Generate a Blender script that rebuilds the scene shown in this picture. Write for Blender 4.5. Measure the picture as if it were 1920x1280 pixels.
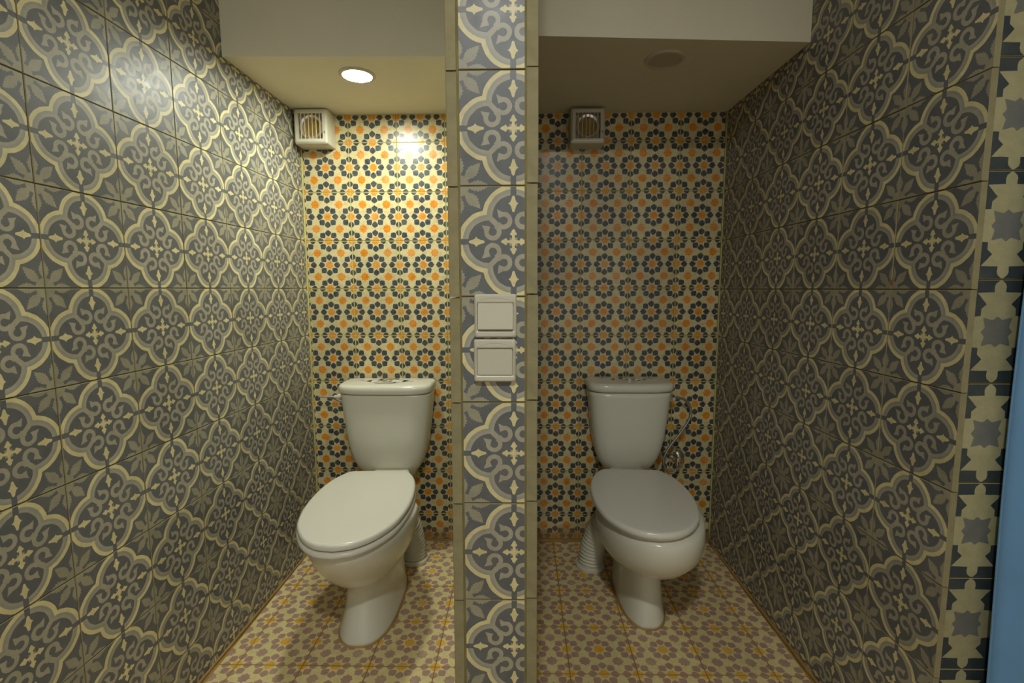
import bpy, bmesh, math, random
from mathutils import Vector, Matrix
random.seed(7)
for o in list(bpy.data.objects): bpy.data.objects.remove(o, do_unlink=True)
scene = bpy.context.scene
COL = scene.collection

# ------------------------------------------------------------------ camera, world, exposure
CAM_H = 1.1357
cam_data = bpy.data.cameras.new('camera'); cam = bpy.data.objects.new('camera', cam_data); COL.objects.link(cam)
cam_data.sensor_width = 36.0; cam_data.lens = 920.447 / 1920 * 36.0; cam_data.clip_start = 0.02
PITCH, YAW, ROLL = -0.1074, -0.0182, 0.0025
def cam_matrix():
    A = Matrix(((math.cos(YAW), -math.sin(YAW), 0), (math.sin(YAW), math.cos(YAW), 0), (0, 0, 1)))
    B = Matrix(((1, 0, 0), (0, math.cos(PITCH), math.sin(PITCH)), (0, -math.sin(PITCH), math.cos(PITCH))))
    C = Matrix(((math.cos(ROLL), 0, -math.sin(ROLL)), (0, 1, 0), (math.sin(ROLL), 0, math.cos(ROLL))))
    R = C @ B @ A                       # world -> (right, forward, up)
    m = Matrix((R[0], R[2], -R[1])).transposed().to_4x4()
    m.translation = (0, 0, CAM_H)
    return m
cam.matrix_world = cam_matrix()
scene.camera = cam
world = bpy.data.worlds.new('world'); scene.world = world; world.use_nodes = True
world.node_tree.nodes['Background'].inputs[0].default_value = (0.93, 0.95, 0.90, 1)
world.node_tree.nodes['Background'].inputs[1].default_value = 0.6
vs = scene.view_settings
vs.view_transform = 'Standard'; vs.look = 'None'; vs.gamma = 1.0; vs.exposure = 0.0; vs.use_curve_mapping = False
ROOM_LAMP_STRENGTH = 600.0
STALL_LAMP_STRENGTH = 320.0
LAMP_COLOR = (0.96, 1.0, 0.87, 1)
ROOM_COLOR = (0.98, 1.0, 0.96, 1)

# ------------------------------------------------------------------ small helpers
def lin(r, g, b):
    f = lambda c: (c / 255 / 12.92) if c / 255 <= 0.04045 else ((c / 255 + 0.055) / 1.055) ** 2.4
    return (f(r), f(g), f(b), 1.0)

class E:
    """a socket of a shader tree that can be used in arithmetic"""
    def __init__(s, nt, v): s.nt, s.v = nt, v
    def _m(s, op, *a):
        n = s.nt.nodes.new('ShaderNodeMath'); n.operation = op
        for i, x in enumerate((s,) + a):
            x = x.v if isinstance(x, E) else x
            if isinstance(x, (int, float)): n.inputs[i].default_value = x
            else: s.nt.links.new(x, n.inputs[i])
        return E(s.nt, n.outputs[0])
    def __add__(s, o): return s._m('ADD', o)
    def __radd__(s, o): return s._m('ADD', o)
    def __sub__(s, o): return s._m('SUBTRACT', o)
    def __rsub__(s, o): return E(s.nt, float(o))._m('SUBTRACT', s)
    def __mul__(s, o): return s._m('MULTIPLY', o)
    def __rmul__(s, o): return s._m('MULTIPLY', o)
    def __truediv__(s, o): return s._m('DIVIDE', o)
    def lt(s, o): return s._m('LESS_THAN', o)
    def gt(s, o): return s._m('GREATER_THAN', o)
    def abs(s): return s._m('ABSOLUTE')
    def mn(s, o): return s._m('MINIMUM', o)
    def mx(s, o): return s._m('MAXIMUM', o)
    def sq(s): return s._m('POWER', 2.0)
    def sqrt(s): return s._m('SQRT')
    def fract(s): return s._m('FRACT')
    def atan2(s, o): return s._m('ARCTAN2', o)
    def cos(s): return s._m('COSINE')
    def sin(s): return s._m('SINE')
def hyp(a, b): return (a * a + b * b).sqrt()
def ramp(x, pts):
    """piecewise linear function of x"""
    nt = x.nt; x0, x1 = pts[0][0], pts[-1][0]
    n = nt.nodes.new('ShaderNodeValToRGB'); cr = n.color_ramp; cr.interpolation = 'LINEAR'
    t = (x - x0) * (1.0 / (x1 - x0)); nt.links.new(t.v, n.inputs[0])
    while len(cr.elements) < len(pts): cr.elements.new(0.5)
    for e, (px, py) in zip(cr.elements, sorted(pts)): pass
    for i, (px, py) in enumerate(pts):
        e = cr.elements[i]; e.position = (px - x0) / (x1 - x0); e.color = (py, py, py, 1)
    s = nt.nodes.new('ShaderNodeSeparateColor'); nt.links.new(n.outputs[0], s.inputs[0])
    return E(nt, s.outputs[0])
def mix(nt, fac, a, b, blend='MIX'):
    n = nt.nodes.new('ShaderNodeMix'); n.data_type = 'RGBA'; n.blend_type = blend
    for sock, v in ((n.inputs[0], fac), (n.inputs[6], a), (n.inputs[7], b)):
        v = v.v if isinstance(v, E) else v
        if isinstance(v, (int, float)): sock.default_value = v
        elif isinstance(v, tuple): sock.default_value = v
        else: nt.links.new(v, sock)
    return n.outputs[2]
def noise(nt, scale, detail=3, rough=0.6, vec=None, coord='Object', dist=0.0):
    n = nt.nodes.new('ShaderNodeTexNoise'); n.inputs['Scale'].default_value = scale
    n.inputs['Detail'].default_value = detail; n.inputs['Roughness'].default_value = rough
    n.inputs['Distortion'].default_value = dist
    if vec is None:
        tc = nt.nodes.new('ShaderNodeTexCoord'); vec = tc.outputs[coord]
    nt.links.new(vec, n.inputs['Vector'])
    return n
def new_mat(name):
    m = bpy.data.materials.new(name); m.use_nodes = True; nt = m.node_tree
    return m, nt, nt.nodes['Principled BSDF']
def bump(nt, bsdf, height, strength=0.2, dist=0.002):
    b = nt.nodes.new('ShaderNodeBump'); b.inputs['Strength'].default_value = strength; b.inputs['Distance'].default_value = dist
    nt.links.new(height.v if isinstance(height, E) else height, b.inputs['Height']); nt.links.new(b.outputs[0], bsdf.inputs['Normal'])
def simple(name, col, rough=0.5, metal=0.0, vary=0.0, vscale=6.0, bumps=0.0, bscale=60.0, spec=0.5, coat=0.0):
    m, nt, b = new_mat(name)
    b.inputs['Base Color'].default_value = col; b.inputs['Roughness'].default_value = rough; b.inputs['Metallic'].default_value = metal
    b.inputs['Specular IOR Level'].default_value = spec; b.inputs['Coat Weight'].default_value = coat; b.inputs['Coat Roughness'].default_value = 0.08
    if vary:
        n = noise(nt, vscale, 5)
        dark = tuple(c * (1 - vary) for c in col[:3]) + (1,)
        nt.links.new(mix(nt, ramp(E(nt, n.outputs[0]), [(0.3, 0.0), (0.7, 1.0)]), dark, col), b.inputs['Base Color'])
    if bumps:
        n2 = noise(nt, bscale, 3); bump(nt, b, n2.outputs[0], bumps)
    return m

# ------------------------------------------------------------------ tile materials (flat print of the cement tiles)
def tile_base(name, wob=0.004):
    m, nt, b = new_mat(name)
    uvn = nt.nodes.new('ShaderNodeUVMap'); uvn.uv_map = 'tile'
    oi = nt.nodes.new('ShaderNodeObjectInfo')
    rnd = E(nt, oi.outputs['Random'])
    off = nt.nodes.new('ShaderNodeVectorMath'); off.operation = 'ADD'
    nt.links.new(uvn.outputs[0], off.inputs[0])
    cmb = nt.nodes.new('ShaderNodeCombineXYZ'); nt.links.new((rnd * 37.0).v, cmb.inputs[2]); nt.links.new((rnd * 11.0).v, cmb.inputs[0])
    nt.links.new(cmb.outputs[0], off.inputs[1])
    nz = noise(nt, 14.0, 2, 0.5, off.outputs[0])
    sp = nt.nodes.new('ShaderNodeSeparateXYZ'); nt.links.new(uvn.outputs[0], sp.inputs[0])
    sc = nt.nodes.new('ShaderNodeSeparateColor'); nt.links.new(nz.outputs['Color'], sc.inputs[0])
    u = E(nt, sp.outputs[0]) + (E(nt, sc.outputs[0]) - 0.5) * wob * 2
    v = E(nt, sp.outputs[1]) + (E(nt, sc.outputs[1]) - 0.5) * wob * 2
    return m, nt, b, u, v, rnd, off.outputs[0]
def tile_finish(nt, b, color, rnd, vec, rough, wear_col, wear=0.25, base_dirt=None, spec=0.5):
    # mottled pigment and rubbed, chalky patches of the hand-poured tile; each tile a little different
    n1 = noise(nt, 9.0, 6, 0.7, vec)
    mott = ramp(E(nt, n1.outputs[0]), [(0.2, 0.80), (0.8, 1.14)]) * (0.90 + rnd * 0.2)
    hs = nt.nodes.new('ShaderNodeVectorMath'); hs.operation = 'SCALE'
    nt.links.new(color, hs.inputs[0]); nt.links.new(mott.v, hs.inputs['Scale'])
    n2 = noise(nt, 3.0, 4, 0.6, vec)
    wf = ramp(E(nt, n2.outputs[0]), [(0.45, 0.0), (0.75, wear)])
    c = mix(nt, wf, hs.outputs[0], wear_col)
    if base_dirt:
        g = nt.nodes.new('ShaderNodeNewGeometry'); sp = nt.nodes.new('ShaderNodeSeparateXYZ'); nt.links.new(g.outputs['Position'], sp.inputs[0])
        n3 = noise(nt, 9.0, 5, 0.65, g.outputs['Position'], dist=0.6)
        z = E(nt, sp.outputs[2]) + (E(nt, n3.outputs[0]) - 0.5) * 0.16
        c = mix(nt, ramp(z, [(-0.1, 0.85), (0.03, 0.7), (0.085, 0.0)]), c, base_dirt)
    nt.links.new(c, b.inputs['Base Color'])
    b.inputs['Specular IOR Level'].default_value = spec
    nt.links.new(ramp(E(nt, n1.outputs[0]), [(0.25, rough - 0.06), (0.75, rough + 0.10)]).v, b.inputs['Roughness'])
    n4 = noise(nt, 40.0, 3, 0.6, vec)
    bump(nt, b, n4.outputs[0], 0.05, 0.001)

def quatrefoil_material(name, dark, leaf, warm, blue, cream, rough=0.42):
    m, nt, b, u, v, rnd, vec = tile_base(name, 0.005)
    a = (u - 0.5).abs(); c = (v - 0.5).abs()
    p = a.mx(c); q = a.mn(c)
    # corner leaves: eight serrated leaves round each tile corner
    cp = 0.5 - p; cq = 0.5 - q
    r = hyp(cp, cq); th = cp.atan2(cq); D = math.pi / 180
    t2 = th.mn(45 * D - th).mx(0.0)
    lx = r * t2.cos(); ly = r * t2.sin()
    lw = ramp(lx, [(0.0, 0.1), (0.085, 0.1), (0.095, 0.019), (0.13, 0.036), (0.155, 0.050), (0.161, 0.040), (0.183, 0.057), (0.189, 0.042), (0.211, 0.047), (0.217, 0.030), (0.237, 0.033), (0.243, 0.019), (0.259, 0.021), (0.265, 0.010), (0.287, 0.0), (0.75, 0.0)])
    col = mix(nt, ly.lt(lw), dark, leaf)
    # quatrefoil bands
    d = hyp(p - 0.225, q)
    col = mix(nt, d.lt(0.285), col, cream)
    col = mix(nt, d.lt(0.244), col, blue)
    col = mix(nt, d.lt(0.218), col, warm)
    ins = d.lt(0.192)
    col = mix(nt, ins, col, dark)
    # scroll: open ring, flared tip, stem to the cusp
    dp = p - 0.19; dq = q - 0.09
    rr = hyp(dp, dq); ph = dq.atan2(dp)
    ring = rr.lt(0.079) * rr.gt(0.037) * (1 - ph.gt(28 * D) * ph.lt(112 * D))
    def half(ax, ay, bx, by):          # >0 on the left of a->b
        return (q - ay) * (bx - ax) - (p - ax) * (by - ay)
    quad = [(0.250, 0.062), (0.293, 0.150), (0.212, 0.134), (0.226, 0.092)]
    fl = None
    for i in range(4):
        h = half(*quad[i], *quad[(i + 1) % 4]); fl = h if fl is None else fl.mn(h)
    s = p + q
    stem = (p - q).lt(0.034) * s.gt(0.27) * s.lt(0.42)
    scroll = ring.mx(fl.gt(0.0)).mx(stem) * ins
    col = mix(nt, scroll, col, warm)
    # spike and bar towards the edge
    star = q.lt(ramp(p, [(0.0, 0.0), (0.265, 0.0), (0.268, 0.010), (0.30, 0.018), (0.33, 0.030), (0.343, 0.047), (0.353, 0.030), (0.375, 0.019), (0.40, 0.014), (0.416, 0.0), (0.6, 0.0)]))
    col = mix(nt, star, col, cream)
    cross = q.lt(ramp(p, [(0.0, 0.02), (0.03, 0.014), (0.054, 0.012), (0.062, 0.028), (0.073, 0.033), (0.084, 0.021), (0.10, 0.016), (0.118, 0.0), (0.6, 0.0)]))
    col = mix(nt, cross, col, cream)
    col = mix(nt, p.gt(0.412) * q.lt(0.026), col, dark)
    tile_finish(nt, b, col, rnd, vec, rough, tuple(x * 0.6 for x in warm[:3]) + (1,), 0.22)
    return m

def flower_material(name, ground, petal, centre, square, rough=0.3, dirt=None, wear=0.3, spec=0.5):
    m, nt, b, u, v, rnd, vec = tile_base(name, 0.004)
    D = math.pi / 180
    a = ((u * 2.0 + 0.5).fract() - 0.5).abs() * 0.5
    c = ((v * 2.0 + 0.5).fract() - 0.5).abs() * 0.5
    r = hyp(a, c); th = c.atan2(a)
    t = ((th / (45 * D) + 0.5).fract() - 0.5).abs() * (45 * D)
    x = r * t.cos(); y = r * t.sin()
    petals = y.lt(ramp(x, [(0.0, 0.0), (0.092, 0.0), (0.113, 0.028), (0.134, 0.049), (0.16, 0.0625), (0.186, 0.062), (0.201, 0.045), (0.234, 0.0), (0.4, 0.0)]))
    col = mix(nt, petals, ground, petal)
    # pigments differ from pour to pour
    vn = noise(nt, 2.2, 2, 0.5, vec)
    fade = ramp(E(nt, vn.outputs[0]), [(0.4, 0.0), (0.7, 0.25)])
    cen = mix(nt, fade, centre, ground); sqc = mix(nt, fade, square, ground)
    col = mix(nt, r.lt(0.074 + (th * 8.0).cos() * -0.007), col, cen)
    ax = 0.25 - a; cy = 0.25 - c
    sq8 = ax.mx(cy).lt(0.064).mx((ax + cy).lt(0.094))
    col = mix(nt, sq8, col, sqc)
    tile_finish(nt, b, col, rnd, vec, rough, tuple(x_ * 0.8 for x_ in ground[:3]) + (1,), wear, dirt, spec)
    return m

def star_material(name, navy, white, grey, rough=0.45):
    m, nt, b, u, v, rnd, vec = tile_base(name, 0.004)
    D = math.pi / 180
    x = ((u * 2.0).fract() - 0.5).abs() * 0.5; y = (v - 0.5).abs()
    w = ramp(y, [(0.0, 0.275), (0.10, 0.275), (0.148, 0.235), (0.152, 0.162), (0.22, 0.162), (0.265, 0.115), (0.374, 0.212), (0.378, 0.052), (0.43, 0.055), (0.46, 0.045), (0.498, 0.0), (0.52, 0.0)])
    col = mix(nt, x.lt(w), navy, white)
    r = hyp(x, y); th = x.atan2(y)
    t = (45 * D) - (th - 45 * D).abs()
    col = mix(nt, r.lt(ramp(t, [(0.0, 0.148), (12 * D, 0.128), (22 * D, 0.122), (34 * D, 0.148), (45 * D, 0.192)])), col, grey)
    tile_finish(nt, b, col, rnd, vec, rough, tuple(c * 0.75 for c in white[:3]) + (1,), 0.12)
    return m

M = {}
M['quatrefoil'] = quatrefoil_material('quatrefoil_tile', lin(101, 104, 106), lin(160, 155, 132), lin(172, 166, 145), lin(158, 159, 148), lin(224, 211, 156))
M['flower_wall'] = flower_material('flower_wall_tile', lin(214, 200, 150), lin(66, 73, 80), lin(228, 142, 18), lin(226, 138, 22), 0.27, lin(150, 118, 72), 0.12)
M['flower_floor'] = flower_material('flower_floor_tile', lin(232, 216, 156), lin(182, 148, 132), lin(238, 178, 56), lin(180, 147, 134), 0.42, None, 0.15, 0.35)
M['star'] = star_material('star_tile', lin(54, 64, 70), lin(174, 168, 130), lin(114, 116, 112))
M['raw'] = simple('raw_cement', lin(158, 149, 112), 0.85, vary=0.25, vscale=25, bumps=0.5, bscale=120)
M['grout_dark'] = simple('grout_dark', lin(92, 84, 46), 0.9, vary=0.3, vscale=15, bumps=0.4)
M['spot'] = simple('orange_paint', lin(190, 92, 24), 0.6, vary=0.2, vscale=80)
M['grout_olive'] = simple('grout_olive', lin(150, 137, 84), 0.9, vary=0.35, vscale=18, bumps=0.4)
M['grout_cream'] = simple('grout_cream', lin(205, 195, 120), 0.85, vary=0.2, vscale=15, bumps=0.4)
M['grout_ochre'] = simple('grout_ochre', lin(186, 148, 82), 0.85, vary=0.35, vscale=10, bumps=0.4)
M['plaster'] = simple('plaster', lin(230, 223, 198), 0.75, vary=0.08, vscale=2.5, bumps=0.06, bscale=180)
M['room_paint'] = simple('room_paint', lin(222, 214, 190), 0.8, vary=0.06, vscale=2)
M['ceramic'] = simple('ceramic', lin(226, 223, 206), 0.2, vary=0.04, vscale=3, spec=0.45)
M['seat_plastic'] = simple('seat_plastic', lin(230, 227, 214), 0.2, vary=0.02, vscale=3)
M['white_plastic'] = simple('white_plastic', lin(210, 205, 184), 0.32, vary=0.03, vscale=8)
M['grey_plastic'] = simple('grey_plastic', lin(196, 198, 192), 0.35, vary=0.03, vscale=8)
M['chrome'] = simple('chrome', (0.85, 0.85, 0.87, 1), 0.1, 1.0, vary=0.05, vscale=20)
M['duct_metal'] = simple('duct_metal', (0.97, 0.93, 0.97, 1), 0.28, 0.9, vary=0.1, vscale=30, bumps=0.3, bscale=40)
M['brass'] = simple('fan_back', lin(176, 146, 70), 0.45, 0.1, vary=0.3, vscale=30)
M['slat_plastic'] = simple('slat_plastic', lin(206, 190, 150), 0.35, vary=0.05, vscale=20)
M['dark_gap'] = simple('dark_gap', lin(46, 42, 32), 0.8, vary=0.2, vscale=20)
M['hose'] = simple('braided_hose', (0.55, 0.54, 0.5, 1), 0.35, 0.85, vary=0.35, vscale=220, bumps=0.6, bscale=400)
M['curtain'] = simple('blue_cloth', lin(114, 162, 206), 0.85, vary=0.10, vscale=5, bumps=0.08, bscale=300)
M['rod'] = simple('rod_metal', (0.6, 0.58, 0.52, 1), 0.3, 1.0, vary=0.1)
M['pipe'] = simple('ribbed_pipe', lin(216, 211, 188), 0.45, vary=0.08, vscale=12)
M['lamp_rim'] = simple('lamp_rim', lin(205, 196, 172), 0.5, vary=0.03, vscale=10)
M['ink'] = simple('print_ink', lin(50, 48, 44), 0.6, vary=0.1)
def emission_mat(name, col, strength):
    m, nt, b = new_mat(name)
    b.inputs['Base Color'].default_value = (0.8, 0.8, 0.75, 1)
    b.inputs['Emission Color'].default_value = col; b.inputs['Emission Strength'].default_value = strength
    return m
M['lamp_on'] = emission_mat('lamp_on', LAMP_COLOR, STALL_LAMP_STRENGTH)
M['room_lamp_on'] = emission_mat('room_lamp_on', ROOM_COLOR, ROOM_LAMP_STRENGTH)
M['lamp_off'] = simple('lamp_off', lin(186, 176, 152), 0.45, vary=0.03, vscale=10)

# ------------------------------------------------------------------ mesh helpers
def link(name, me, mats, parent=None, smooth=False):
    o = bpy.data.objects.new(name, me); COL.objects.link(o)
    for mm in (mats if isinstance(mats, (list, tuple)) else [mats]):
        if len(me.materials) < (len(mats) if isinstance(mats, (list, tuple)) else 1): me.materials.append(mm)
    if smooth:
        for p in me.polygons: p.use_smooth = True
    if parent: o.parent = parent
    return o
def mesh_of(bm, name='mesh'):
    me = bpy.data.meshes.new(name); bmesh.ops.recalc_face_normals(bm, faces=bm.faces[:]); bm.to_mesh(me); bm.free(); return me
def tag(o, label, cat, group=None):
    o['label'] = label; o['category'] = cat
    if group: o['group'] = group
    return o
def structure(o): o['kind'] = 'structure'; return o
def empty(name, loc=(0, 0, 0), rz=0.0):
    o = bpy.data.objects.new(name, None); COL.objects.link(o); o.location = loc; o.rotation_euler = (0, 0, rz); o.empty_display_size = 0.1; return o
def bm_box(bm, lo, hi, mat=None):
    vsx = [bm.verts.new((x, y, z)) for x in (lo[0], hi[0]) for y in (lo[1], hi[1]) for z in (lo[2], hi[2])]
    fs = [(0, 1, 3, 2), (4, 6, 7, 5), (0, 4, 5, 1), (2, 3, 7, 6), (0, 2, 6, 4), (1, 5, 7, 3)]
    out = [bm.faces.new([vsx[i] for i in f]) for f in fs]
    return out
def box_obj(name, lo, hi, mat, parent=None, bevel=0.0, seg=2):
    bm = bmesh.new(); bm_box(bm, lo, hi)
    if bevel: bmesh.ops.bevel(bm, geom=bm.edges[:], offset=bevel, segments=seg, affect='EDGES', profile=0.5)
    return link(name, mesh_of(bm, name), mat, parent, smooth=False)
def prism(name, pts, z0, z1, mat, parent=None):
    """vertical prism over a plan polygon"""
    bm = bmesh.new()
    lo = [bm.verts.new((x, y, z0)) for x, y in pts]; hi = [bm.verts.new((x, y, z1)) for x, y in pts]
    n = len(pts); bm.faces.new(lo[::-1]); bm.faces.new(hi)
    for i in range(n): bm.faces.new((lo[i], lo[(i + 1) % n], hi[(i + 1) % n], hi[i]))
    return link(name, mesh_of(bm, name), mat, parent)
def loft(name, rings, mat, parent=None, close_a=True, close_b=True, smooth=True, split=None):
    bm = bmesh.new(); R = [[bm.verts.new(p) for p in r] for r in rings]; n = len(R[0])
    for a, b in zip(R[:-1], R[1:]):
        for i in range(n): bm.faces.new((a[i], a[(i + 1) % n], b[(i + 1) % n], b[i]))
    if close_a: bm.faces.new(R[0][::-1])
    if close_b: bm.faces.new(R[-1])
    o = link(name, mesh_of(bm, name), mat, parent, smooth)
    return o
def auto_smooth(o, deg=40):
    me = o.data
    for p in me.polygons: p.use_smooth = True
    bm = bmesh.new(); bm.from_mesh(me)
    for e in bm.edges:
        if len(e.link_faces) == 2 and e.calc_face_angle(0) > math.radians(deg): e.smooth = False
    bm.to_mesh(me); bm.free()
    return o
def catmull(pts, n=10):
    P = [Vector(p) for p in pts]; P = [P[0] * 2 - P[1]] + P + [P[-1] * 2 - P[-2]]; out = []
    for i in range(1, len(P) - 2):
        for k in range(n):
            t = k / n; a, b, c, d = P[i - 1], P[i], P[i + 1], P[i + 2]
            out.append(0.5 * ((2 * b) + (c - a) * t + (2 * a - 5 * b + 4 * c - d) * t * t + (3 * b - a - 3 * c + d) * t ** 3))
    out.append(P[-2]); return out
def tube(name, path, radius, mat, parent=None, seg=12):
    """radius: number or function of arc length s"""
    rings = []; up = Vector((0.123, 0.456, 0.88)).normalized(); s = 0.0; prev = None
    nrm = None
    for i, p in enumerate(path):
        t = (path[min(i + 1, len(path) - 1)] - path[max(i - 1, 0)]).normalized()
        if nrm is None: nrm = t.orthogonal().normalized()
        nrm = (nrm - t * nrm.dot(t)).normalized(); bi = t.cross(nrm)
        if prev is not None: s += (p - prev).length
        prev = p; r = radius(s) if callable(radius) else radius
        rings.append([p + (nrm * math.cos(2 * math.pi * k / seg) + bi * math.sin(2 * math.pi * k / seg)) * r for k in range(seg)])
    return loft(name, rings, mat, parent)
def disc(name, c, r, h, mat, parent=None, axis='Z', seg=40, bev=0.0):
    """a round plate of height h with rounded edge, standing along +axis from c"""
    prof = [(0.0, 0.0), (r, 0.0), (r, h - bev), (r - bev * 0.3, h - bev * 0.3), (r - bev, h), (0.0, h)] if bev else [(0, 0), (r, 0), (r, h), (0, h)]
    return lathe(name, c, prof, mat, parent, axis, seg)
def lathe(name, c, prof, mat, parent=None, axis='Z', seg=40):
    bm = bmesh.new(); rings = []
    def P(r, h, a):
        x, y = r * math.cos(a), r * math.sin(a)
        v = {'Z': (x, y, h), 'Y': (x, h, y), 'X': (h, x, y)}[axis]
        return Vector(c) + Vector(v)
    for r, h in prof:
        if r < 1e-6: rings.append([bm.verts.new(P(0, h, 0))])
        else: rings.append([bm.verts.new(P(r, h, 2 * math.pi * k / seg)) for k in range(seg)])
    for a, b in zip(rings[:-1], rings[1:]):
        for i in range(seg):
            j = (i + 1) % seg
            if len(a) == 1 and len(b) == 1: continue
            if len(a) == 1: bm.faces.new((a[0], b[i], b[j]))
            elif len(b) == 1: bm.faces.new((a[i], a[j], b[0]))
            else: bm.faces.new((a[i], a[j], b[j], b[i]))
    o = link(name, mesh_of(bm, name), mat, parent); auto_smooth(o, 35); return o

# ------------------------------------------------------------------ tiles
PITCH_T = 0.202
_cache = {}
def tile_mesh(w, h, t, u0, v0, mats):
    key = (round(w, 4), round(h, 4), t, round(u0, 3), round(v0, 3), mats[0].name)
    if key in _cache: return _cache[key]
    c = min(0.0011, w * 0.2, h * 0.2)
    V = [(0, 0, -t), (w, 0, -t), (w, h, -t), (0, h, -t), (0, 0, -c), (w, 0, -c), (w, h, -c), (0, h, -c), (c, c, 0), (w - c, c, 0), (w - c, h - c, 0), (c, h - c, 0)]
    F = [(8, 9, 10, 11)]
    for i in range(4):
        j = (i + 1) % 4; F.append((4 + i, 4 + j, 8 + j, 8 + i))
    for i in range(4):
        j = (i + 1) % 4; F.append((i, j, 4 + j, 4 + i))
    F.append((3, 2, 1, 0))
    me = bpy.data.meshes.new('tile'); me.from_pydata(V, [], F)
    for p in me.polygons: p.material_index = 0 if p.index == 0 else 1
    uv = me.uv_layers.new(name='tile')
    for l in me.loops:
        x, y, z = V[l.vertex_index]; uv.data[l.index].uv = (u0 + x / PITCH_T, v0 + y / PITCH_T)
    for mm in mats: me.materials.append(mm)
    _cache[key] = me; return me
def lay_tiles(parent, origin, ex, ey, s_rng, z_rng, s_off, z_off, mat, thick=0.012, gap=0.0018, jit=0.0006, name='tile', skip=None, edge='raw', slide=0.0):
    """tiles on the plane through origin spanned by ex, ey; the grid passes through (s_off, z_off)"""
    ex, ey = Vector(ex).normalized(), Vector(ey).normalized(); ez = ex.cross(ey)
    i0 = math.floor((s_rng[0] - s_off) / PITCH_T); i1 = math.ceil((s_rng[1] - s_off) / PITCH_T)
    j0 = math.floor((z_rng[0] - z_off) / PITCH_T); j1 = math.ceil((z_rng[1] - z_off) / PITCH_T)
    n = 0
    for i in range(i0, i1):
        for j in range(j0, j1):
            a0 = s_off + i * PITCH_T; b0 = z_off + j * PITCH_T
            sa, sb = max(a0 + gap / 2, s_rng[0]), min(a0 + PITCH_T - gap / 2, s_rng[1])
            za, zb = max(b0 + gap / 2, z_rng[0]), min(b0 + PITCH_T - gap / 2, z_rng[1])
            if sb - sa < 0.004 or zb - za < 0.004: continue
            if skip and skip((sa + sb) / 2, (za + zb) / 2): continue
            me = tile_mesh(sb - sa, zb - za, thick, (sa - a0) / PITCH_T, (za - b0) / PITCH_T, (mat, M[edge]))
            o = bpy.data.objects.new(name, me); COL.objects.link(o); o.parent = parent
            p = Vector(origin) + ex * (sa + random.uniform(-slide, slide)) + ey * za + ez * random.uniform(-jit, jit * 0.4)
            tx, ty = random.uniform(-1, 1) * 0.002, random.uniform(-1, 1) * 0.002
            R = Matrix((ex, ey, ez)).transposed() @ Matrix.Rotation(tx, 3, 'X') @ Matrix.Rotation(ty, 3, 'Y')
            m4 = R.to_4x4(); m4.translation = p; o.matrix_local = m4; n += 1
    return n

Z = lambda dz: CAM_H + dz
YB = 2.1155                                    # back wall
CEIL = 1.855                                   # low stall ceiling
TOP = 2.30                                     # ceiling of the room in front
AL, AR = 0.018, -0.015
LX0, LY0 = -0.9416, 0.9615                     # left wall: a grid point
RX0, RY0 = 0.8634, 0.9608                      # right wall: its front end
leftX = lambda y: LX0 + math.tan(AL) * (y - LY0)
rightX = lambda y: RX0 + math.tan(AR) * (y - RY0)
PX0, PX1, PY = -0.135, 0.032, 0.9235           # partition
REC = 0.0022                                   # joints lie this far below the tile faces

# back wall
wb = structure(box_obj('wall_back', (-1.15, YB + REC, 0), (1.1, YB + 0.12, TOP), M['grout_cream']))
lay_tiles(wb, (0, YB, 0), (1, 0, 0), (0, 0, 1), (leftX(YB) + 0.002, PX0 - 0.001), (0.0015, CEIL - 0.002), -0.7202, Z(0.0013), M['flower_wall'], edge='grout_cream')
lay_tiles(wb, (0, YB, 0), (1, 0, 0), (0, 0, 1), (PX1 + 0.001, rightX(YB) - 0.002), (0.0015, CEIL - 0.002), 0.2545, Z(0.0012), M['flower_wall'], edge='grout_cream')
# left wall
YR = -1.8
wl = structure(prism('wall_left', [(leftX(YR) - REC, YR), (leftX(YB + .1) - REC, YB + .1), (leftX(YB + .1) - 0.12, YB + .1), (leftX(YR) - 0.12, YR)], 0, TOP, M['grout_dark']))
eL = (math.sin(AL), math.cos(AL), 0)
lay_tiles(wl, (LX0, LY0, 0), (eL[0], eL[1], 0), (0, 0, 1), (-1.01, (YB - LY0) / math.cos(AL) - 0.002), (0.002, 2.17), 0.0, Z(0.0031), M['quatrefoil'])
# right wall
wr = structure(prism('wall_right', [(rightX(RY0) + 0.0135, RY0 + 0.004), (rightX(RY0) + 0.12, RY0 + 0.013), (rightX(YB + .1) + 0.12, YB + .1), (rightX(YB + .1) + REC, YB + .1), (rightX(RY0 + .02) + REC, RY0 + .02), (rightX(RY0 + .004) + REC * 2, RY0 + .004)], 0, TOP, M['grout_dark']))
exR = Vector((-math.sin(AR), -math.cos(AR), 0))   # towards the camera, so the face looks to -x
lay_tiles(wr, (RX0, RY0, 0), exR, (0, 0, 1), (-(YB - RY0) / math.cos(AR) + 0.002, -0.0005), (0.002, 2.17), 0.0, Z(-0.0041), M['quatrefoil'], thick=0.011)
sp_ = lathe('paint_spot', (0, 0, 0), [(0, -0.0006), (0.0028, -0.0004), (0.0036, 0.0)], M['spot'], wr, 'X', 14)
sp_.location = (rightX(1.163) - 0.0004, 1.163, 1.1475); sp_.scale = (1, 1, 1.7)
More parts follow.
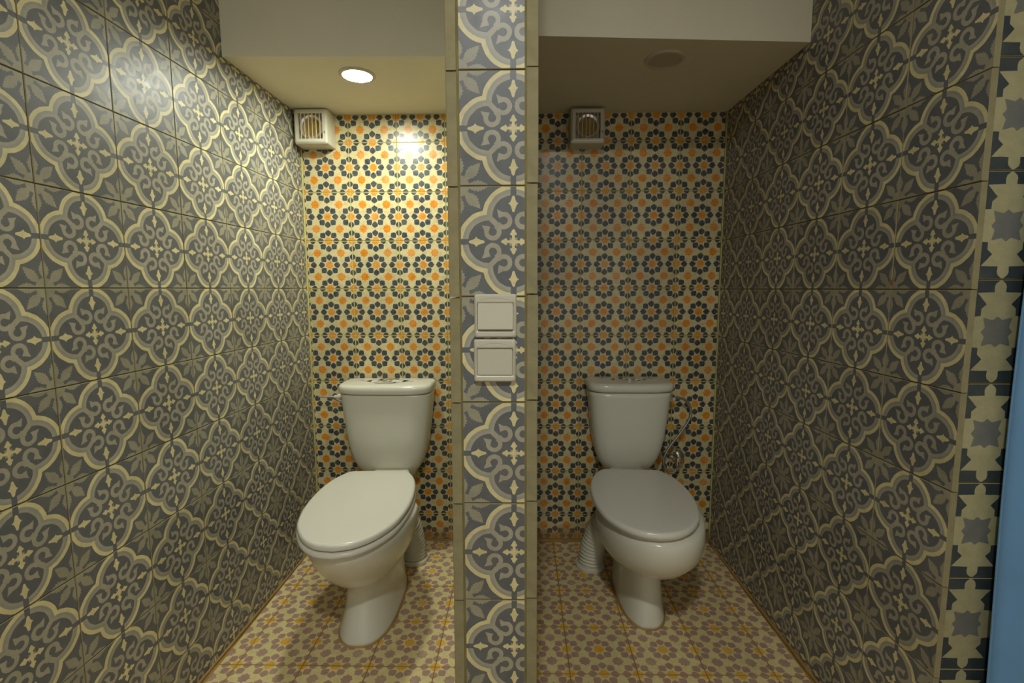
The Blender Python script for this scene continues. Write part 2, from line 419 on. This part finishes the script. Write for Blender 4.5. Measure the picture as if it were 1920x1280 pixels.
# partition between the stalls: core, thick side tiles whose cement ends face the camera, narrow front tiles
wp = structure(box_obj('wall_partition', (PX0 + 0.014, PY + 0.0032, 0), (PX1 - 0.014, YB + 0.02, TOP), M['grout_olive']))
lay_tiles(wp, (0, PY, 0), (1, 0, 0), (0, 0, 1), (PX0 + 0.0230, PX1 - 0.0240), (0.002, TOP - 0.002), PX0 + 0.0205, Z(-0.0148), M['quatrefoil'], thick=0.012)
lay_tiles(wp, (PX0, PY - 0.002, 0), (0, -1, 0), (0, 0, 1), (-(YB - PY), -0.0005), (0.002, TOP - 0.002), 0.0, Z(-0.0165), M['quatrefoil'], thick=0.0195, gap=0.0025, jit=0.0012, slide=0.0012)
lay_tiles(wp, (PX1, PY - 0.002, 0), (0, 1, 0), (0, 0, 1), (0.0005, YB - PY), (0.002, TOP - 0.002), 0.0, Z(-0.0105), M['quatrefoil'], thick=0.0205, gap=0.0025, jit=0.0012, slide=0.0012)
# facade right of the right stall
FY = 0.9638
wf = structure(box_obj('wall_facade', (0.8755, FY + REC, 0), (1.7, FY + 0.12, TOP), M['grout_dark']))
lay_tiles(wf, (0, FY, 0), (1, 0, 0), (0, 0, 1), (0.8760, 1.69), (0.002, TOP - 0.002), 0.8705, Z(0.0151), M['star'], thick=0.010)
# floor
fl = structure(box_obj('floor', (-1.2, -1.9, -0.1), (1.8, 2.25, -REC), M['grout_ochre']))
lay_tiles(fl, (0, 0, 0), (1, 0, 0), (0, 1, 0), (leftX(1.9) + 0.006, PX0 + 0.0), (0.2, YB - 0.003), -0.259, 1.567, M['flower_floor'], gap=0.001, edge='grout_ochre', skip=lambda s, y: False)
lay_tiles(fl, (0, 0, 0), (1, 0, 0), (0, 1, 0), (PX1 + 0.0, 0.842), (0.2, YB - 0.003), 0.1449, 1.7496, M['flower_floor'], gap=0.001, edge='grout_ochre')
# rest of the room behind the camera
structure(box_obj('ceiling', (-1.3, -1.9, TOP), (1.8, 2.25, TOP + 0.1), M['room_paint']))
structure(box_obj('wall_room_right', (1.7, -1.9, 0), (1.8, FY + 0.12, TOP), M['room_paint']))
# low ceilings of the stalls with their upright fronts (underside of the stairs)
def low_ceiling(name, x0, y0, x1, y1, xb0, xb1):
    o = prism(name, [(x0, y0), (x1, y1), (xb1, YB + REC), (xb0, YB + REC)], CEIL, TOP, M['plaster'])
    return structure(o)
low_ceiling('ceiling_left', leftX(1.6) + 0.0005, 1.597, PX0 - 0.0005, 1.615, leftX(YB) + 0.0005, PX0 - 0.0005)
low_ceiling('ceiling_right', PX1 + 0.0005, 1.492, rightX(1.55) - 0.0005, 1.548, PX1 + 0.0005, rightX(YB) - 0.0005)
# ochre mortar fillets along the foot of the walls and pale ones up the corners
def fillet(name, a, b, off1, off2, mat):
    a, b = Vector(a), Vector(b); o1, o2 = Vector(off1), Vector(off2); bm = bmesh.new(); rings = []
    n = 24
    for i in range(n + 1):
        p = a.lerp(b, i / n); k = 1 + random.uniform(-0.25, 0.25)
        rings.append([bm.verts.new(p), bm.verts.new(p + o1 * k), bm.verts.new(p + (o1 + o2) * 0.36 * k), bm.verts.new(p + o2 * k)])
    for r, s in zip(rings[:-1], rings[1:]):
        for i in range(4): bm.faces.new((r[i], r[(i + 1) % 4], s[(i + 1) % 4], s[i]))
    bm.faces.new(rings[0]); bm.faces.new(rings[-1][::-1])
    return structure(link(name, mesh_of(bm, name), mat, None, True))
fillet('trim_1', (leftX(0.3), 0.3, 0), (leftX(YB), YB, 0), (0.007, 0, 0), (0, 0, 0.006), M['grout_ochre'])
fillet('trim_2', (rightX(0.98), 0.98, 0), (rightX(YB), YB, 0), (-0.008, 0, 0), (0, 0, 0.007), M['grout_ochre'])
fillet('trim_3', (leftX(YB), YB, 0), (PX0, YB, 0), (0, -0.008, 0), (0, 0, 0.008), M['grout_ochre'])
fillet('trim_4', (PX1, YB, 0), (rightX(YB), YB, 0), (0, -0.010, 0), (0, 0, 0.012), M['grout_ochre'])
fillet('trim_5', (leftX(YB), YB, 0.01), (leftX(YB), YB, CEIL), (0.006, 0, 0), (0, -0.006, 0), M['grout_cream'])
fillet('trim_6', (rightX(YB), YB, 0.01), (rightX(YB), YB, CEIL), (-0.006, 0, 0), (0, -0.006, 0), M['grout_cream'])

# ------------------------------------------------------------------ toilets
def egg(length, half, n_side=28):
    """seat outline: y = 0 at the straight back edge, -length at the front tip"""
    prof = [(0.0, 0.098), (0.012, 0.112), (0.05, 0.127), (0.13, 0.148), (0.24, 0.163), (0.36, 0.170), (0.48, 0.171), (0.6, 0.166), (0.74, 0.150), (0.83, 0.128), (0.90, 0.103), (0.95, 0.075), (0.983, 0.044), (1.0, 0.0)]
    P = catmull([(w / 0.171 * half, -t * length, 0) for t, w in prof], 4)
    right = [(p.x, p.y) for p in P]
    left = [(-x, y) for x, y in right[-2::-1]]
    pts = right + left                       # starts back right, ends back left
    return pts
def scaled(pts, k, z, cy, dk=0.0):
    """shrink an outline by about dk metres at height z"""
    out = []; n = len(pts)
    for i in range(n):
        a, b = Vector(pts[i - 1]), Vector(pts[(i + 1) % n]); t = (b - a); 
        nn = Vector((t.y, -t.x)).normalized() if t.length > 1e-9 else Vector((0, 0))
        p = Vector(pts[i]) - nn * dk * -1
        out.append((p.x, p.y, z))
    return out
def slab(name, pts, z0, z1, r, mat, parent, dome=0.0):
    """flat plate with rounded upper edge; outline shrinks inwards"""
    cx = sum(p[0] for p in pts) / len(pts); cy = sum(p[1] for p in pts) / len(pts)
    hx = max(abs(p[0] - cx) for p in pts); hy = (max(p[1] for p in pts) - min(p[1] for p in pts)) / 2
    rings = []
    def ring(d, z): return [((p[0] - cx) * (1 - d / hx) + cx, (p[1] - cy) * (1 - d / hy) + cy, z) for p in pts]
    rings.append(ring(r * 0.8, z0)); rings.append(ring(r * 0.25, z0 + r * 0.25)); rings.append(ring(0, z0 + r * 0.7))
    for k in range(0, 6):
        a = k / 5 * math.pi / 2; rings.append(ring(r * (1 - math.cos(a)), z1 - r + r * math.sin(a)))
    if dome:
        for f in (0.25, 0.5, 0.75): rings.append(ring(r + (hx - r) * f, z1 + dome * math.sin(f * math.pi / 2)))
    return loft(name, rings, mat, parent)
def plan_ring(w, yf, yb, z, n=40, ef=2.3, eb=5.0, cyf=0.5):
    """closed plan curve: half width w, front at yf (rounded), back at yb (squarer)"""
    cy = yf + (yb - yf) * cyf; out = []
    for k in range(n):
        a = 2 * math.pi * k / n; c, s = math.cos(a), math.sin(a)
        e = ef if s < 0 else eb
        x = w * math.copysign(abs(c) ** (2 / e), c)
        y = cy + (cy - yf if s < 0 else yb - cy) * math.copysign(abs(s) ** (2 / e), s)
        out.append((x, y, z))
    return out
def make_toilet(name, loc, rz, label, tank, lid_half, lid_z, seat, bowl, pipe, two_layer, bowl_tr, seat_tr):
    """local frame: y = 0 at the wall behind, -y towards the camera"""
    t = empty(name, loc, rz); tag(t, label, 'toilet', 'close coupled toilets')
    # cistern
    rings = [plan_ring(w, -0.012 - dep, -0.012, z, 48, 3.6, 8.0) for z, w, dep in tank]
    loft('cistern', rings, M['ceramic'], t)
    top = tank[-1]
    z0, z1 = lid_z
    outer = [(x, y) for x, y, z in plan_ring(lid_half, -0.012 - top[2] - 0.012, -0.006, 0, 64, 3.8, 9.0)]
    lid = slab('cistern_lid', outer, z0, z1 - 0.003, 0.016, M['ceramic'], t, 0.003)
    by = -0.105
    fb = lathe('flush_button', (0, by, z1), [(0, 0.0), (0.027, 0.0), (0.027, 0.004), (0.0225, 0.006), (0.0195, 0.002), (0.0, 0.002)], M['chrome'], t)
    for sx, w in ((-1, 0), (1, 0)):
        bm = bmesh.new(); N = 14
        arc = [(sx * 0.001, -0.0175)] + [(sx * (0.001 + 0.0168 * math.sin(math.pi * k / N)), -0.0175 * math.cos(math.pi * k / N)) for k in range(1, N)] + [(sx * 0.001, 0.0175)]
        lo = [bm.verts.new((x, by + y, z1 + 0.002)) for x, y in arc]; hi = [bm.verts.new((x * 0.97, by + y * 0.97, z1 + 0.0055)) for x, y in arc]
        bm.faces.new(lo); bm.faces.new(hi)
        for i in range(len(arc)): j = (i + 1) % len(arc); bm.faces.new((lo[i], lo[j], hi[j], hi[i]))
        link('push_half', mesh_of(bm), M['chrome'], fb)
    # bowl and foot in one casting
    rings = []
    for z, w, yf, yb, ef, eb, cf in bowl:
        k = 0.48 * min(1, max(0, (z - 0.18) / 0.14)); y1 = -0.50
        rg = []
        for x, y, zz in plan_ring(w, yf, yb, z, 56, ef, eb, cf):
            f = min(1, max(0, (y - y1) / (-0.29 - y1))); f = f * f * (3 - 2 * f)
            rg.append((x * (1 - k * f), y, zz))
        rings.append(rg)
    bo = loft('bowl', rings, M['ceramic'], t); bo.location.x = bowl_tr[0]; bo.rotation_euler.z = bowl_tr[1]
    # ochre mortar bead round the foot
    z, w, yf, yb, ef, eb, cf = bowl[0]
    bead = [plan_ring(w + g, yf - g, yb + g, zz, 56, ef, eb, cf) for g, zz in ((0.0045, 0.0), (0.0035, 0.002), (0.001, 0.003), (-0.004, 0.003))]
    loft('mortar_bead', bead, M['grout_ochre'], bo)
    sy, slen, shalf, sz0, sz1 = seat
    cs, sn = math.cos(seat_tr[1]), math.sin(seat_tr[1])
    pts = [(x * cs - y * sn + seat_tr[0], x * sn + y * cs + sy) for x, y in egg(slen, shalf)]
    if two_layer:
        mid = sz0 + (sz1 - sz0) * 0.42
        low = [((x - seat_tr[0]) * 1.012 + seat_tr[0], (y - sy) * 1.008 + sy) for x, y in pts]
        slab('seat', low, sz0, mid - 0.0015, 0.007, M['seat_plastic'], t)
        slab('seat_lid', pts, mid + 0.0015, sz1, 0.010, M['seat_plastic'], t, 0.003)
    else:
        low = [((x - seat_tr[0]) * 0.965 + seat_tr[0], (y - sy) * 0.97 + sy) for x, y in pts]
        slab('seat', low, sz0, sz0 + 0.008, 0.003, M['seat_plastic'], t)
        slab('seat_lid', pts, sz0 + 0.009, sz1, 0.011, M['seat_plastic'], t, 0.004)
    for sx in (-1, 1):
        h = lathe('hinge', (sx * 0.072 + seat_tr[0], sy + 0.018, sz0 - 0.012), [(0, 0), (0.016, 0), (0.016, 0.006), (0.011, 0.009), (0.011, 0.026), (0.009, 0.029), (0, 0.029)], M['seat_plastic'], t, seg=20)
    path = catmull(pipe, 24)
    wp_ = tube('waste_pipe', path, lambda s: 0.0485 + 0.0036 * math.sin(s / 0.0135 * 2 * math.pi), M['pipe'], t, 28)
    e = path[-1]
    lathe('pipe_collar', (e.x, e.y, 0.0), [(0.054, 0.0), (0.058, 0.002), (0.058, 0.014), (0.053, 0.018), (0.046, 0.018)], M['pipe'], wp_, seg=32)
    return t

WY = YB - 0.004
tank_l = [(0.338, 0.096, 0.10), (0.352, 0.108, 0.118), (0.372, 0.116, 0.128), (0.390, 0.131, 0.142), (0.425, 0.147, 0.152), (0.480, 0.161, 0.162), (0.545, 0.171, 0.168), (0.63, 0.180, 0.172), (0.700, 0.187, 0.175), (0.709, 0.188, 0.176)]
bowl_l = [  # z, half width, front, back, front exp, back exp, centre
    (0.000, 0.094, -0.670, -0.265, 2.6, 4.0, 0.55), (0.012, 0.093, -0.668, -0.265, 2.6, 4.0, 0.55), (0.040, 0.086, -0.655, -0.262, 2.5, 4.0, 0.55),
    (0.090, 0.080, -0.632, -0.255, 2.4, 4.0, 0.55), (0.135, 0.079, -0.620, -0.240, 2.3, 4.0, 0.55), (0.165, 0.083, -0.622, -0.225, 2.2, 4.0, 0.55),
    (0.180, 0.092, -0.640, -0.215, 2.1, 4.0, 0.55), (0.205, 0.112, -0.680, -0.205, 2.1, 4.0, 0.52), (0.240, 0.134, -0.725, -0.19, 2.1, 4.0, 0.5), (0.285, 0.153, -0.768, -0.17, 2.1, 4.0, 0.5),
    (0.330, 0.166, -0.800, -0.14, 2.1, 4.5, 0.48), (0.360, 0.171, -0.815, -0.12, 2.1, 4.5, 0.48), (0.378, 0.172, -0.822, -0.12, 2.1, 4.5, 0.48), (0.388, 0.169, -0.819, -0.122, 2.1, 4.5, 0.48), (0.393, 0.160, -0.808, -0.13, 2.1, 4.5, 0.48)]
make_toilet('toilet', (-0.557, WY, 0), 0.0, 'white toilet with a thick two-layer seat below the lit ceiling lamp', tank_l, 0.1925, (0.712, 0.754), (-0.272, 0.568, 0.172, 0.394, 0.434), bowl_l,
            [(0.02, -0.24, 0.23), (0.05, -0.21, 0.22), (0.088, -0.178, 0.165), (0.105, -0.165, 0.08), (0.108, -0.163, 0.006)], True, (0.020, 0.02), (0.002, 0.06))
tank_r = [(0.362, 0.086, 0.10), (0.376, 0.095, 0.112), (0.395, 0.105, 0.126), (0.412, 0.116, 0.138), (0.437, 0.127, 0.148), (0.48, 0.139, 0.157), (0.53, 0.148, 0.164), (0.60, 0.156, 0.170), (0.70, 0.166, 0.175), (0.719, 0.168, 0.176)]
bowl_r = [
    (0.000, 0.078, -0.575, -0.22, 2.5, 4.0, 0.55), (0.012, 0.077, -0.573, -0.22, 2.5, 4.0, 0.55), (0.050, 0.073, -0.562, -0.22, 2.4, 4.0, 0.55),
    (0.110, 0.071, -0.545, -0.215, 2.3, 4.0, 0.55), (0.165, 0.072, -0.538, -0.21, 2.2, 4.0, 0.55), (0.192, 0.078, -0.545, -0.20, 2.1, 4.0, 0.55),
    (0.204, 0.095, -0.580, -0.195, 2.1, 4.0, 0.55), (0.220, 0.122, -0.635, -0.19, 2.1, 4.0, 0.52), (0.250, 0.148, -0.690, -0.18, 2.1, 4.0, 0.5), (0.290, 0.168, -0.733, -0.165, 2.1, 4.2, 0.48),
    (0.330, 0.175, -0.756, -0.14, 2.1, 4.5, 0.47), (0.365, 0.177, -0.763, -0.12, 2.1, 4.5, 0.47), (0.386, 0.175, -0.760, -0.12, 2.1, 4.5, 0.47), (0.397, 0.172, -0.752, -0.125, 2.1, 4.5, 0.47), (0.401, 0.160, -0.738, -0.13, 2.1, 4.5, 0.47)]
make_toilet('toilet', (0.446, WY, 0), 0.0, 'white toilet with a slim lid beside the braided hose in the dim stall', tank_r, 0.1745, (0.722, 0.762), (-0.246, 0.517, 0.172, 0.402, 0.434), bowl_r,
            [(-0.04, -0.24, 0.28), (-0.07, -0.22, 0.26), (-0.112, -0.20, 0.19), (-0.150, -0.195, 0.09), (-0.162, -0.197, 0.006)], False, (-0.014, 0.0), (-0.0195, -0.045))

# ------------------------------------------------------------------ water connections
h = empty('water_hose', (0.66, 2.06, 0.36)); tag(h, 'braided metal water hose looping down beside the right toilet cistern', 'hose')
O = Vector((0.66, 2.06, 0.36))
pts = [(0.622, 2.036, 0.672), (0.645, 2.045, 0.675), (0.690, 2.055, 0.668), (0.720, 2.06, 0.632), (0.720, 2.06, 0.585), (0.683, 2.06, 0.520), (0.635, 2.06, 0.453), (0.613, 2.06, 0.395), (0.632, 2.06, 0.350), (0.660, 2.062, 0.345), (0.672, 2.064, 0.358)]
tube('hose', [p - O for p in catmull(pts, 10)], 0.0055, M['hose'], h, 12)
lathe('nut', Vector((0.6135, 2.036, 0.672)) - O, [(0, 0), (0.012, 0), (0.012, 0.018), (0.008, 0.020), (0.008, 0.034), (0, 0.034)], M['white_plastic'], h, 'X', 6)
lathe('nut', Vector((0.675, 2.065, 0.356)) - O, [(0, 0), (0.010, 0), (0.010, 0.016), (0, 0.016)], M['chrome'], h, 'Z', 6)
v = empty('stop_valve', (0.685, YB, 0.405)); tag(v, 'chrome stop valve on the tiled wall at the end of the braided hose', 'valve')
lathe('escutcheon', (0, 0, 0), [(0, 0), (0.026, 0), (0.024, -0.006), (0.012, -0.010), (0, -0.010)], M['chrome'], v, 'Y', 28)
lathe('valve_body', (0, -0.008, 0), [(0, 0), (0.011, 0), (0.011, -0.035), (0.014, -0.037), (0.014, -0.055), (0, -0.057)], M['chrome'], v, 'Y', 20)
lathe('outlet', (-0.010, -0.048, -0.032), [(0, 0), (0.008, 0), (0.008, 0.028), (0, 0.028)], M['chrome'], v, 'Z', 16)
vh = lathe('valve_handle', (0, 0, 0), [(0, 0), (0.012, 0), (0.020, 0.008), (0.022, 0.016), (0.022, 0.042), (0.019, 0.047), (0, 0.048)], M['chrome'], v, 'Z', 10)
vh.matrix_local = Matrix.Translation((0.012, -0.045, -0.004)) @ Matrix.Rotation(math.radians(-42), 4, 'Y')
h2 = empty('water_hose', (-0.76, 2.03, 0.68)); tag(h2, 'short braided water hose bending behind the left toilet cistern', 'hose')
O = Vector((-0.76, 2.03, 0.68))
tube('hose', [p - O for p in catmull([(-0.782, 2.03, 0.682), (-0.815, 2.045, 0.676), (-0.806, 2.07, 0.665), (-0.778, 2.08, 0.645), (-0.757, 2.088, 0.60), (-0.750, 2.092, 0.52)], 10)], 0.0052, M['hose'], h2, 12)
lathe('nut', Vector((-0.752, 2.028, 0.682)) - O, [(0, 0), (0.011, 0), (0.012, -0.006), (0.012, -0.022), (0.008, -0.024), (0.008, -0.036), (0, -0.036)], M['white_plastic'], h2, 'X', 16)
lathe('lever_pin', Vector((-0.785, 2.03, 0.681)) - O, [(0, 0), (0.0055, 0), (0.0045, -0.03), (0.003, -0.075), (0, -0.078)], M['chrome'], h2, 'X', 12)

# ------------------------------------------------------------------ extractor fans
def rect_ring(w, hh, r, y, n=6):
    out = []
    for cx, cz, a0 in ((w - r, hh - r, 0), (-w + r, hh - r, 90), (-w + r, -hh + r, 180), (w - r, -hh + r, 270)):
        for k in range(n): a = math.radians(a0 + 90 * k / (n - 1)); out.append((cx + r * math.cos(a), y, cz + r * math.sin(a)))
    return out
def make_fan(loc, label):
    W, D, OP = 0.0685, 0.086, 0.0490
    f = empty('extractor_fan', loc); tag(f, label, 'fan', 'extractor fans under the low ceilings')
    sh = (-0.002, 0.0, 0.002)
    # moulded housing: from the wall to the bevelled face, then in through the square opening
    rings = [rect_ring(W, W, 0.006, 0), rect_ring(W, W, 0.006, -D + 0.016), rect_ring(W - 0.002, W - 0.002, 0.008, -D + 0.006), rect_ring(W - 0.008, W - 0.008, 0.008, -D),
             rect_ring(OP, OP, 0.002, -D), rect_ring(OP, OP, 0.002, -D + 0.035), rect_ring(0.001, 0.001, 0.0005, -D + 0.035)]
    o = loft('housing', rings, M['white_plastic'], f, True, False, False); auto_smooth(o, 30)
    lathe('duct_ring', (0, 0, 0), [(0.0475, -D + 0.034), (0.0475, -D + 0.0105), (0.045, -D + 0.0085), (0.037, -D + 0.0115), (0.034, -D + 0.034)], M['duct_metal'], f, 'Y', 40)
    disc('motor_plate', (0, -D + 0.0345, 0), 0.0475, -0.003, M['brass'], f, 'Y', 40)
    for k in range(6):
        x = -OP + (k + 0.75) * (2 * OP / 6.5)
        box_obj('slat', (x - 0.0017, -D + 0.0008, -OP - 0.001), (x + 0.0017, -D + 0.0055, OP + 0.001), M['slat_plastic'], f, 0.0008, 1)
    mk = box_obj('printed_mark', (0.0545, -D - 0.0004, -0.030), (0.0570, -D + 0.001, -0.019), M['ink'], f)
    box_obj('printed_mark', (0.0545, -D - 0.0004, -0.040), (0.0568, -D + 0.001, -0.034), M['grey_plastic'], f)
    return f
make_fan((-0.842, YB - 0.001, 1.784), 'white square extractor fan in the corner beside the lit ceiling lamp')
make_fan((0.2665, YB - 0.001, 1.777), 'white square extractor fan on the flowered wall of the dim stall')

# ------------------------------------------------------------------ light switches
def make_switch(loc, tilt, label):
    s = empty('light_switch', loc); tag(s, label, 'switch', 'light switches on the partition')
    W, Hh = 0.0395, 0.0405
    ow, oh, oz = 0.0325, 0.0245, -0.002
    rings = [rect_ring(W, Hh, 0.004, 0), rect_ring(W, Hh, 0.004, -0.006), rect_ring(W - 0.001, Hh - 0.001, 0.005, -0.0085), rect_ring(W - 0.003, Hh - 0.003, 0.005, -0.0100)]
    inner = lambda w, hh, y: [(x, y, z + oz) for x, y_, z in rect_ring(w, hh, 0.0015, y)]
    rings += [inner(ow + 0.004, oh + 0.004, -0.0100), inner(ow + 0.0012, oh + 0.0012, -0.0080), inner(ow + 0.0008, oh + 0.0008, -0.003)]
    o = loft('frame', rings, M['white_plastic'], s, True, True, False); auto_smooth(o, 30)
    # shallow arched brow above the rocker
    bm = bmesh.new(); N = 16; top = []; bot = []
    for k in range(N + 1):
        x = -0.030 + 0.060 * k / N; zt = 0.0285 + 0.0055 * (1 - (x / 0.030) ** 2)
        top.append(bm.verts.new((x, -0.0103, zt))); bot.append(bm.verts.new((x, -0.0088, 0.0268)))
    for k in range(N): bm.faces.new((top[k], top[k + 1], bot[k + 1], bot[k]))
    bk = [bm.verts.new((-0.030, -0.006, 0.0268)), bm.verts.new((0.030, -0.006, 0.0268))]
    bm.faces.new([bk[0]] + bot + [bk[1]])
    link('brow', mesh_of(bm), M['grey_plastic'], s)
    bm = bmesh.new(); bm_box(bm, (-ow, -0.0115, -oh), (ow, -0.002, oh)); bmesh.ops.bevel(bm, geom=bm.edges[:], offset=0.0008, segments=2, affect='EDGES')
    r = link('rocker', mesh_of(bm), M['white_plastic'], s); r.location = (0, 0, oz); r.rotation_euler = (tilt, 0, 0)
    return s
make_switch((-0.0475, PY - 0.0005, 1.0850), math.radians(-6.5), 'white rocker switch on the partition, upper of the two')
make_switch((-0.0490, PY - 0.0005, 1.0005), math.radians(3.0), 'white rocker switch on the partition, lower of the two')

# ------------------------------------------------------------------ ceiling lamps
def make_downlight(loc, r, lit, label, mat, group=None, rim=0.011):
    L = empty('ceiling_light', loc); tag(L, label, 'lamp', group)
    lathe('rim', (0, 0, 0), [(r, 0), (r, -0.003), (r - 0.003, -0.0055), (r - rim, -0.006), (r - rim, 0)], M['lamp_rim'], L, 'Z', 56)
    lathe('diffuser', (0, 0, 0), [(0, 0), (r - rim - 0.0005, 0), (r - rim - 0.0005, -0.0045), (0, -0.0048)], mat, L, 'Z', 56)
    return L
make_downlight((-0.552, 1.735, CEIL - 0.0002), 0.060, True, 'round recessed ceiling light, switched on, above the left toilet', M['lamp_on'], 'round lights in the low ceilings')
make_downlight((0.455, 1.645, CEIL - 0.0002), 0.062, False, 'round recessed ceiling light, switched off, above the right toilet', M['lamp_off'], 'round lights in the low ceilings')
make_downlight((-0.03, -0.25, TOP - 0.0002), 0.070, True, 'large round ceiling light of the room in front of the stalls', M['room_lamp_on'], None, 0.015)

# ------------------------------------------------------------------ curtain at the right edge
c = empty('curtain', (1.087, 0.934, 0)); tag(c, 'pale blue cloth curtain hanging beside the star-patterned tiles', 'curtain')
bm = bmesh.new(); NX, NZ = 60, 30; th = 0.0035; grid = {}
for side in (0, 1):
    for i in range(NX + 1):
        for j in range(NZ + 1):
            s = i / NX; zz = 0.03 + 2.06 * j / NZ
            amp = 0.010 + 0.003 * math.sin(zz * 1.7)
            x = -0.146 + 0.62 * s + 0.005 * math.sin(zz * 4.3 + 1) * (1 - s)
            y = amp * math.sin(s * 36 + 0.5 * math.sin(zz * 1.3) - 0.6) + 0.006 * math.sin(s * 13 + zz * 0.4)
            grid[side, i, j] = bm.verts.new((x, y + side * th, zz))
for i in range(NX):
    for j in range(NZ):
        bm.faces.new([grid[0, a, b] for a, b in ((i, j), (i + 1, j), (i + 1, j + 1), (i, j + 1))])
        bm.faces.new([grid[1, a, b] for a, b in ((i, j), (i, j + 1), (i + 1, j + 1), (i + 1, j))])
for j in range(NZ):
    for i in (0, NX): bm.faces.new([grid[0, i, j], grid[0, i, j + 1], grid[1, i, j + 1], grid[1, i, j]])
for i in range(NX):
    for j in (0, NZ): bm.faces.new([grid[0, i, j], grid[1, i, j], grid[1, i + 1, j], grid[0, i + 1, j]])
link('cloth', mesh_of(bm), M['curtain'], c, True)
lathe('rod', (-0.17, 0.0, 2.104), [(0, 0), (0.012, 0), (0.012, 0.8), (0, 0.8)], M['rod'], c, 'X', 20)
for k in range(9):
    lathe('curtain_ring', (-0.14 + 0.075 * k, 0.002, 2.096), [(0.016, -0.0015), (0.020, -0.0015), (0.020, 0.0015), (0.016, 0.0015), (0.016, -0.0015)], M['rod'], c, 'X', 20)
